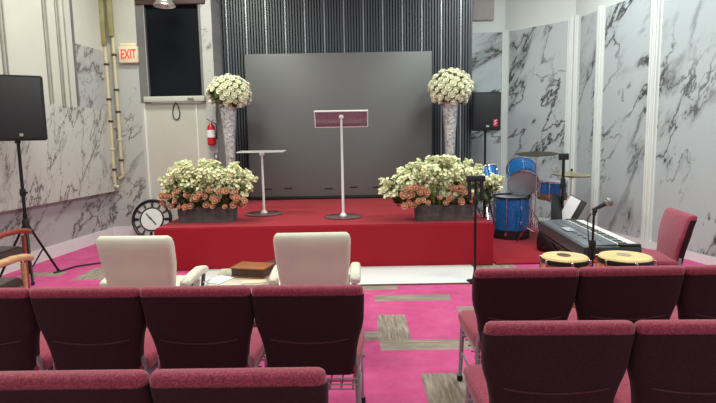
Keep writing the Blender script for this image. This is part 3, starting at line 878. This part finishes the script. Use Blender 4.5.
# fire extinguisher
fe = thing('fire_extinguisher', 'red fire extinguisher with white label hung on the marble strip', 'fire extinguisher', (-2.36, 8.668, 1.50))
MB().lathe([(.05, 0), (.062, .012), (.065, .03), (.065, .27), (.055, .31), (.03, .335), (.025, .35)], n=20).build('cylinder', m_fred, fe)
MB().lathe([(.0665, .13), (.0665, .25)], n=20, cap=False).build('white_label', m_paper, fe)
MB().lathe([(.022, .35), (.022, .385)], n=12).tube([(0, 0, .38), (.05, -.02, .41)], .009, 6).tube([(0, 0, .385), (-.06, -.01, .43)], .009, 6).build('valve_handle', m_chrome, fe)
MB().tube([(.02, -.01, .37), (.085, -.01, .35), (.095, -.01, .25), (.085, -.01, .10)], [.008, .009, .01, .016], 8).build('hose', m_foot, fe)
MB().box((0, .07, .2), (.04, .02, .16)).build('wall_bracket', m_blackmetal, fe)
t = thing('switch_plate', 'small grey switch plate on the marble strip below the extinguisher', 'switch', (-2.315, 8.74, 1.32))
MB().box((0, 0, 0), (.075, .02, .12), bev=.004).build('plate', m_greycase, t); MB().box((0, -.012, 0), (.025, .01, .05)).build('toggle', m_paper, t)
# skeleton clock on the floor
ck = thing('skeleton_clock', 'large round black skeleton clock leaning on the wall beside the stage', 'clock', (-3.36, 8.46, 0))
ck.rotation_euler = (R(-14), 0, 0)
Rm = Matrix.Rotation(R(90), 3, 'X')
c0 = (0, 0, .335)
MB().torus(c0, .305, .026, Rm, 40).build('outer_ring', m_numeral, ck)
MB().torus(c0, .185, .013, Rm, 36).build('inner_ring', m_numeral, ck)
mb = MB(); 
for k in range(37): pass
rings = []
for r_, y in ((.29, 0), (.29, .008), (.20, .008), (.20, 0), (.29, 0)):
    rings.append([(r_*math.cos(2*PI*k/40), y, .335+r_*math.sin(2*PI*k/40)) for k in range(40)])
MB().loft(rings, False).build('chapter_ring', m_dialgrey, ck)
for k in range(12):
    a = 2*PI*k/12; mb = MB()
    for q in ((-.045, 0, .045) if k % 3 == 0 else (-.03, .03)):
        aa = a+q*1.3
        mb.tube([(.205*math.cos(aa), -.008, .335+.205*math.sin(aa)), (.29*math.cos(aa), -.008, .335+.29*math.sin(aa))], .006, 5)
    mb.build('numeral', m_numeral, ck)
MB().lathe([(.19, .0), (.19, .006)], c0, 36, Rm).build('dial', m_trimw, ck)
mb = MB().tube([(-.09, -.012, .43), (.075, -.012, .25)], .008, 6).tube([(0, -.012, .335), (-.05, -.012, .38)], .013, 6); mb.build('hand', m_numeral, ck)
o = MB().box((0, 0, 0), (.40, .05, .55), bev=.024, seg=3).build('wall_patch', m_wallpatch, loc=(2.33, 9.952, 3.93))  # thin rounded slab standing in for a grey patch on the wall
tag(o, 'pale grey rounded patch high on the white wall right of the slats', 'wall box')
# pendant lamp in front of the window
t = thing('pendant_lamp', 'silver bell-shaped pendant lamp in front of the window top', 'lamp', (-2.835, 8.2, 3.58))
MB().lathe([(.16, 0), (.158, .012), (.135, .04), (.12, .06), (.12, .32), (.10, .36), (.03, .38), (.03, .37), (.10, .34), (.11, .3), (.11, .07), (.15, .014)], n=28, cap=False).build('lamp_shade', m_silver, t)
MB().tube([(0, 0, .36), (0, 0, CEIL-3.58)], .012, 8).build('rod', m_greycase, t)
MB().ball((0, 0, .18), .06, (1, 1, 1.2)).build('bulb', m_paper, t)

# ------------------------------------------------------------------ DRUM KIT
def drum(name, label, cat, loc, axis, r, h, m_sh, hoop_m, head_m, lugs=6, hooph=.025, hoop_m2=None, hooph2=None):
    t = thing(name, label, cat, loc)
    A = axis_mat(axis); t.rotation_euler = A.to_euler()
    MB().lathe([(r, .0), (r, h)], n=32).build('shell', m_sh, t)
    MB().lathe([(r+.003, h), (r+.012, h-.002), (r+.012, h+hooph), (r+.003, h+hooph)], n=32, cap=False).build('hoop', hoop_m, t)
    hh = hooph2 or hooph
    MB().lathe([(r+.003, 0), (r+.014, .002), (r+.014, -hh), (r+.003, -hh)], n=32, cap=False).build('hoop', hoop_m2 or hoop_m, t)
    MB().lathe([(r, h), (r-.01, h+.008)], n=32).build('drum_head', head_m, t)
    MB().lathe([(r-.01, -.010), (r, 0)], n=32).build('drum_head', head_m, t)
    for k in range(lugs):
        a = 2*PI*(k+.3)/lugs; c, s = math.cos(a), math.sin(a)
        mb = MB().tube([((r+.014)*c, (r+.014)*s, -hh*.6), ((r+.014)*c, (r+.014)*s, h+hooph*.6)], .005, 6)
        mb.box(((r+.006)*c, (r+.006)*s, h*.72), (.022, .022, h*.16), rot=(0, 0, a), bev=.003)
        if h > .25: mb.box(((r+.006)*c, (r+.006)*s, h*.25), (.022, .022, h*.12), rot=(0, 0, a), bev=.003)
        mb.box(((r+.016)*c, (r+.016)*s, -hh*.45), (.02, .03, hh*.35), rot=(0, 0, a))
        mb.build('tension_rod', m_chrome, t)
    return t
drum('bass_drum', 'largest blue drum standing on the red carpet with a black hoop below', 'drum', (2.35, 8.05, .17), (0, -.03, 1), .265, .47, m_drumblue, m_black, m_drumhead, 8, .03, m_black, .13)
drum('rack_tom', 'blue tom drum tilted to show its grey head, above the big drum', 'drum', (2.49, 7.97, .86), (.22, .95, .62), .225, .34, m_drumblue, m_chrome, m_drumhead, 6, .02)
drum('rack_tom', 'small blue tom drum half hidden behind the white blossoms', 'drum', (2.13, 8.42, .84), (-.1, .45, .9), .14, .24, m_drumblue, m_chrome, m_drumhead, 6, .02)
drum('snare_drum', 'shallow blue snare drum with a brown lower hoop under the cymbals', 'drum', (2.86, 7.75, .73), (0, -.03, 1), .195, .16, m_drumblue, m_chrome, m_drumhead, 8, .02, m_woodhoop, .09)
def legs3(mb, hub, spread, r, rz=0):
    for k in range(3):
        a = 2*PI*k/3+rz
        mb.tube([(0, 0, hub), (spread*math.cos(a), spread*math.sin(a), .012)], r, 6)
        mb.tube([(0, 0, hub*.35), (spread*.5*math.cos(a), spread*.5*math.sin(a), hub*.5+.006)], r*.7, 6)
def each_leg(t, hub, spread, r, rz, m):
    for k in range(3):
        a = 2*PI*k/3+rz
        mb = MB().tube([(0, 0, hub), (spread*math.cos(a), spread*math.sin(a), .012)], r, 6)
        mb.tube([(0, 0, hub*.35), (spread*.5*math.cos(a), spread*.5*math.sin(a), hub*.5+.006)], r*.7, 6)
        l = mb.build('leg', m, t)
        MB().ball((spread*math.cos(a), spread*math.sin(a), .014), .013, (1, 1, 1), 8, 6).build('foot', m_foot, l)
def tom_arm(loc, z0, z1, label, off):
    t = thing('tom_holder', label, 'stand', loc)
    MB().tube([(0, 0, z0), (0, 0, z1-.06), (off[0]*.5, off[1]*.5, z1), (off[0], off[1], z1+.02)], .012, 8).build('rod', m_chrome, t)
    MB().box((0, 0, z1-.08), (.04, .04, .05), bev=.006).build('clamp', m_chrome, t)
    each_leg(t, .40, .2, .008, .4, m_chrome)
tom_arm((2.80, 8.50, .024), .05, .92, 'chrome holder stand supporting the tilted blue tom', (-.14, -.12))
tom_arm((2.16, 8.80, .024), .05, .86, 'chrome holder stand behind the small blue tom', (0, -.12))
def cymbal_stand(loc, h, r, label, mc, tilt, slabel, hat=False):
    t = thing('cymbal_stand', slabel, 'stand', loc)
    MB().tube([(0, 0, .15), (0, 0, h*.55)], .013, 8).build('lower_tube', m_chrome, t)
    MB().tube([(0, 0, h*.5), (0, 0, h+.05)], .008, 8).build('rod', m_chrome, t)
    MB().lathe([(.018, h*.55-.03), (.02, h*.55), (.018, h*.55+.03)], n=10).build('clamp', m_chrome, t)
    each_leg(t, .42, .25, .009, .5, m_chrome)
    if hat: MB().box((0, -.13, .03), (.08, .24, .02), rot=(R(8), 0, 0)).build('pedal', m_chrome, t)
    def cym(z, label, flip=1):
        c = thing('cymbal', label, 'cymbal', (loc[0], loc[1], loc[2]+z)); c.rotation_euler = tilt
        MB().lathe([(.010, .030*flip), (.03, .026*flip), (.045, .012*flip), (r*.6, .004*flip), (r, -.012*flip), (r, -.015*flip), (r*.6, .001*flip), (.045, .008*flip)], n=36, cap=False).build('plate', mc, c)
        MB().lathe([(.016, .033), (.018, .05), (.008, .065)], n=10).build('felt_nut', m_black, c)
    cym(h, label)
    if hat: cym(h-.04, 'lower pale brass hi-hat cymbal of the pair', -1)
cymbal_stand((2.56, 7.58, .024), 1.30, .29, 'dark bronze crash cymbal high above the drum kit', m_brass, (R(5), R(-2), 0), 'chrome tripod stand carrying the dark crash cymbal')
cymbal_stand((2.95, 7.30, .024), 1.02, .25, 'upper pale brass hi-hat cymbal right of the snare drum', m_hat, (R(3), R(2), 0), 'chrome hi-hat stand right of the snare drum', True)
t = thing('snare_stand', 'chrome stand under the shallow blue snare drum', 'stand', (2.86, 7.76, .024))
MB().tube([(0, 0, .12), (0, 0, .58)], .012, 8).build('tube', m_chrome, t)
mb = MB()
for k in range(3):
    a = 2*PI*k/3; mb.tube([(0, 0, .56), (.14*math.cos(a), .14*math.sin(a), .60)], .009, 6)
mb.build('basket', m_chrome, t); each_leg(t, .35, .2, .008, 1.0, m_chrome)
# dark gig bag
mb = MB(); mb.loft([rrect(w, d, min(w, d)*.3, 4, 0, z) for z, w, d in ((.002, .36, .26), (.03, .42, .30), (.16, .42, .30), (.27, .38, .26), (.34, .28, .20), (.37, .12, .10))])
o = mb.build('gig_bag', m_black, loc=(2.64, 7.05, .024), rot=(0, 0, R(20)), angle=60)
tag(o, 'black padded bag slumped on the red carpet left of the keyboard', 'bag')
MB().tube([(-.1, 0, .34), (-.05, 0, .41), (.05, 0, .41), (.1, 0, .34)], .012, 6).build('handle', m_greycase, o)

# ------------------------------------------------------------------ KEYBOARD, MUSIC STANDS, MICROPHONE
KA = math.atan2(-.17, -1.22)            # long axis in plan
kb = thing('keyboard', 'long black electronic keyboard with white keys along its right side', 'keyboard', (2.0, 4.66, .615), R(-94))
# local: x along the length (towards the camera), y across (+y = keys side on the right)
L_, Wd = 1.32, .44
mb = MB(); mb.box((0, 0, .05), (L_, Wd, .10), bev=.012)
mb.build('body', m_kbody, kb)
MB().box((0, -.075, .104), (L_-.06, .24, .012), rot=(R(3), 0, 0), bev=.003).build('control_panel', m_kpanel, kb)
for k in range(9): MB().box((-.5+.12*k, -.10, .114), (.05, .025, .008), bev=.002).build('button', m_greycase, kb)
for k in range(14): MB().box((-.5+.075*k, -.03, .114), (.03, .012, .006)).build('button', m_greycase, kb)
MB().box((-.05, -.11, .116), (.18, .07, .004)).build('display', m_drumhead, kb)
kw = 1.22/52
mb = MB()
for k in range(52): mb.box((-.61+kw*(k+.5), .135, .102), (kw-.0015, .15, .018), bev=.002, seg=1)
mb.build('white_keys', m_key_w, kb)
mb = MB()
for k in range(51):
    if k % 7 in (0, 1, 3, 4, 5): mb.box((-.61+kw*(k+1), .100, .113), (.008, .07, .007), bev=.002, seg=1)
mb.build('black_keys', m_black, kb)
for s in (-1, 1): MB().box((s*.635, .135, .105), (.04, .16, .025), bev=.004).build('end_block', m_black, kb)
ks = thing('keyboard_stand', 'black folding stand under the electronic keyboard', 'stand', (2.0, 4.66, 0), R(-94))
for s in (-1, 1):
    mb = MB().tube([(s*.36, -.20, .02), (s*.36, .20, .60)], .018, 8).tube([(s*.36, .20, .02), (s*.36, -.20, .60)], .018, 8)
    mb.build('cross_legs', m_blackmetal, ks)
for yy in (-.20, .20):
    MB().tube([(-.45, yy, .597), (.45, yy, .597)], .018, 8).build('rail', m_blackmetal, ks)
    MB().tube([(-.40, yy, .02), (.40, yy, .02)], .018, 8).build('foot_rail', m_blackmetal, ks)


def desk(t, z, w, h, tilt, rz, y=0, sheet=True):
    d = MB().box((0, 0, 0), (w, .012, h), bev=.003); d.box((0, -.02, -h/2+.006), (w, .05, .012))
    d = d.build('desk', m_black, t, loc=(0, y, z), rot=(R(tilt), 0, rz))
    return d
ms = thing('sheet_stand', 'tall black sheet stand with a folded dark desk behind the keyboard', 'stand', (2.20, 5.66, 0))
MB().tube([(0, 0, .1), (0, 0, 1.345)], .016, 8).build('pole', m_blackmetal, ms)
MB().box((0, 0, 1.345), (.10, .05, .07), bev=.008).build('clamp_head', m_black, ms)
MB().lathe([(.02, 1.0), (.026, 1.02), (.026, 1.1), (.02, 1.12)], n=10).build('collar', m_black, ms)
each_leg(ms, .35, .27, .010, .3, m_blackmetal)
MB().box((0, 0, 0), (.20, .012, .30), bev=.003).build('desk', m_black, ms, loc=(-.07, -.05, .80), rot=(R(-16), R(20), R(30)))
rs = Euler((R(-18), R(20), R(-58)))
MB().box((0, 0, 0), (.20, .012, .28), bev=.003).build('desk', m_black, ms, loc=(.07, -.10, .78), rot=rs)
pv = Vector((2.20+.07, 5.66-.10, .78)) + rs.to_matrix() @ Vector((-.03, -.011, .0))
tag(MB().box((0, 0, 0), (.13, .005, .26)).build('music_sheet', m_paper, loc=pv, rot=rs), 'white music sheet leaning on the dark desk of the tall stand', 'paper')

m2 = thing('folded_stand', 'narrow black folded stand in front of the right stage corner', 'stand', (1.255, 5.62, 0))
MB().tube([(0, 0, .1), (0, 0, 1.10)], .014, 8).build('pole', m_blackmetal, m2)
MB().box((0, 0, 1.13), (.20, .055, .065), bev=.012).build('top_bar', m_black, m2)
for s in (-1, 1): MB().tube([(s*.065, 0, 1.11), (s*.065, .0, .90)], .020, 8).build('folded_arm', m_black, m2)
MB().lathe([(.02, .84), (.03, .86), (.03, .93), (.02, .95)], n=10).build('collar', m_black, m2)
MB().lathe([(.10, .002), (.10, .014), (.03, .03), (.015, .12)], n=24).build('base', m_blackmetal, m2)

mc = thing('microphone_stand', 'black microphone stand rising behind the two congas', 'stand', (2.005, 4.02, 0))
mc.location = (1.915, 3.80+.0, 0)
mc.location = (1.75, 3.90, 0)
MB().lathe([(.10, .002), (.10, .012), (.05, .03), (.02, .05)], n=24).build('base', m_blackmetal, mc)
MB().tube([(0, 0, .04), (0, 0, .76)], .013, 8).build('lower_tube', m_blackmetal, mc)
MB().tube([(0, 0, .74), (.004, 0, .995)], .009, 8).build('pole', m_blackmetal, mc)
MB().lathe([(.018, .72), (.028, .75), (.022, .79)], n=10).build('collar', m_black, mc)
MB().tube([(.004, 0, .98), (.004, -.005, 1.005), (.016, -.008, 1.02)], [.014, .016, .017], 8).build('clip', m_black, mc)
MB().tube([(-.012, .012, .99), (-.035, .02, .95), (-.03, .02, .88), (-.02, .01, .75), (-.03, .02, .5), (-.02, .02, .1)], .004, 6).build('cable', m_black, mc)
mi_ = thing('microphone', 'microphone with a grey mesh head on the stand behind the congas', 'microphone', (1.745, 3.90, 1.015), 0)
a = Vector((-.005, 0, -.0)); b = Vector((.085, -.02, .052))
MB().tube([a, a.lerp(b, .95)], [.011, .017], 10).build('handle', m_black, mi_)
MB().ball(b+Vector((.018, -.004, .01)), .034, (1.05, 1, .95), 14, 10).build('mesh_head', m_ringgrey, mi_)
MB().torus(b+Vector((.004, -.001, .002)), .026, .005, axis_mat(b-a), 20, 6).build('collar_ring', m_silver, mi_)

# ------------------------------------------------------------------ CONGAS
def conga(loc, r, label, mark):
    t = thing('conga', label, 'drum', loc, 0, 'two congas behind the chairs')
    H_ = loc_h
    MB().lathe([(r*.72, .004), (r*.74, .03), (r*.90, .22), (r*1.04, .42), (r*1.02, .58), (r*.97, H_-.02)], n=32).build('shell', m_conga, t)
    MB().lathe([(r*.97, H_-.03), (r*1.05, H_-.035), (r*1.06, H_-.005), (r*1.0, H_+.002)], n=32, cap=False).build('rim', m_black, t)
    MB().lathe([(r*1.03, H_-.012), (r*1.035, H_), (r*.97, H_+.010), (r*.5, H_+.011), (.01, H_+.011)], n=36).build('drum_head', m_skin, t)
    MB().lathe([(r*.94, .24), (r*.96, .242), (r*1.02, .30), (r*1.0, .30)], n=32, cap=False).build('band', m_silver, t)
    for k in range(6):
        a = 2*PI*(k+.42)/6; c, s = math.cos(a), math.sin(a)
        mb = MB().tube([(r*1.09*c, r*1.09*s, H_-.01), (r*1.09*c, r*1.09*s, H_-.20)], .006, 6).box((r*1.06*c, r*1.06*s, H_-.02), (.03, .018, .035), rot=(0, 0, a), bev=.003)
        mb.box((r*1.05*c, r*1.05*s, H_-.20), (.035, .03, .04), rot=(0, 0, a), bev=.003)
        mb.build('tuning_lug', m_chrome, t)
    MB().lathe([(.06, 0), (.06, .001)], (0, .02, H_+.0113), 24, Matrix.Diagonal((.75, 1, 1))).build('head_mark', mark, t)
    return t
loc_h = .73
conga((1.435, 3.62, 0), .152, 'left conga with a dark oval mark on its pale skin', m_markdark)
conga((1.845, 3.60, 0), .168, 'right conga, wider, with a faint grey mark on its skin', m_marklight)

# ------------------------------------------------------------------ LIGHT
def area(name, loc, sx, sy, power, col=(1, 1, 1), rot=(0, 0, 0)):
    l = bpy.data.lights.new(name, 'AREA'); l.shape = 'RECTANGLE'; l.size = sx; l.size_y = sy; l.energy = power; l.color = col
    o = bpy.data.objects.new(name, l); COL.objects.link(o); o.location = loc; o.rotation_euler = rot
    return o
for x in (-2.4, 2.4):
    for y in (2.2, 4.6, 7.0):
        c = (.98, 1, .90) if x < 0 else (.92, 1, .97)
        area('ceiling_light', (x, y, CEIL-.03), 1.2, .6, 74 if y > 3 else 46, c)
W = bpy.data.worlds.new('world'); scn.world = W; W.use_nodes = True
bg = W.node_tree.nodes['Background']; bg.inputs[0].default_value = (.92, 1, .95, 1); bg.inputs[1].default_value = .48

# ------------------------------------------------------------------ CAMERA
cam = bpy.data.cameras.new('camera'); co = bpy.data.objects.new('camera', cam); COL.objects.link(co)
cam.sensor_width = 36; cam.lens = 530/716*36; cam.clip_start = .05
pt = math.atan(63.5/530); rl = R(1.0)
fwd = Vector((0, math.cos(pt), -math.sin(pt))); up = Vector((0, math.sin(pt), math.cos(pt))); rt = Vector((1, 0, 0))
# the photo is turned a degree counter-clockwise: camera rolled clockwise
rt2 = rt*math.cos(rl)-up*math.sin(rl); up2 = up*math.cos(rl)+rt*math.sin(rl)
mw = Matrix((( rt2.x, up2.x, -fwd.x, 0), (rt2.y, up2.y, -fwd.y, 0), (rt2.z, up2.z, -fwd.z, 1.58), (0, 0, 0, 1)))
co.matrix_world = mw
scn.camera = co
vs = scn.view_settings
vs.view_transform = 'Standard'; vs.look = 'None'; vs.exposure = .28; vs.gamma = 1; vs.use_curve_mapping = False
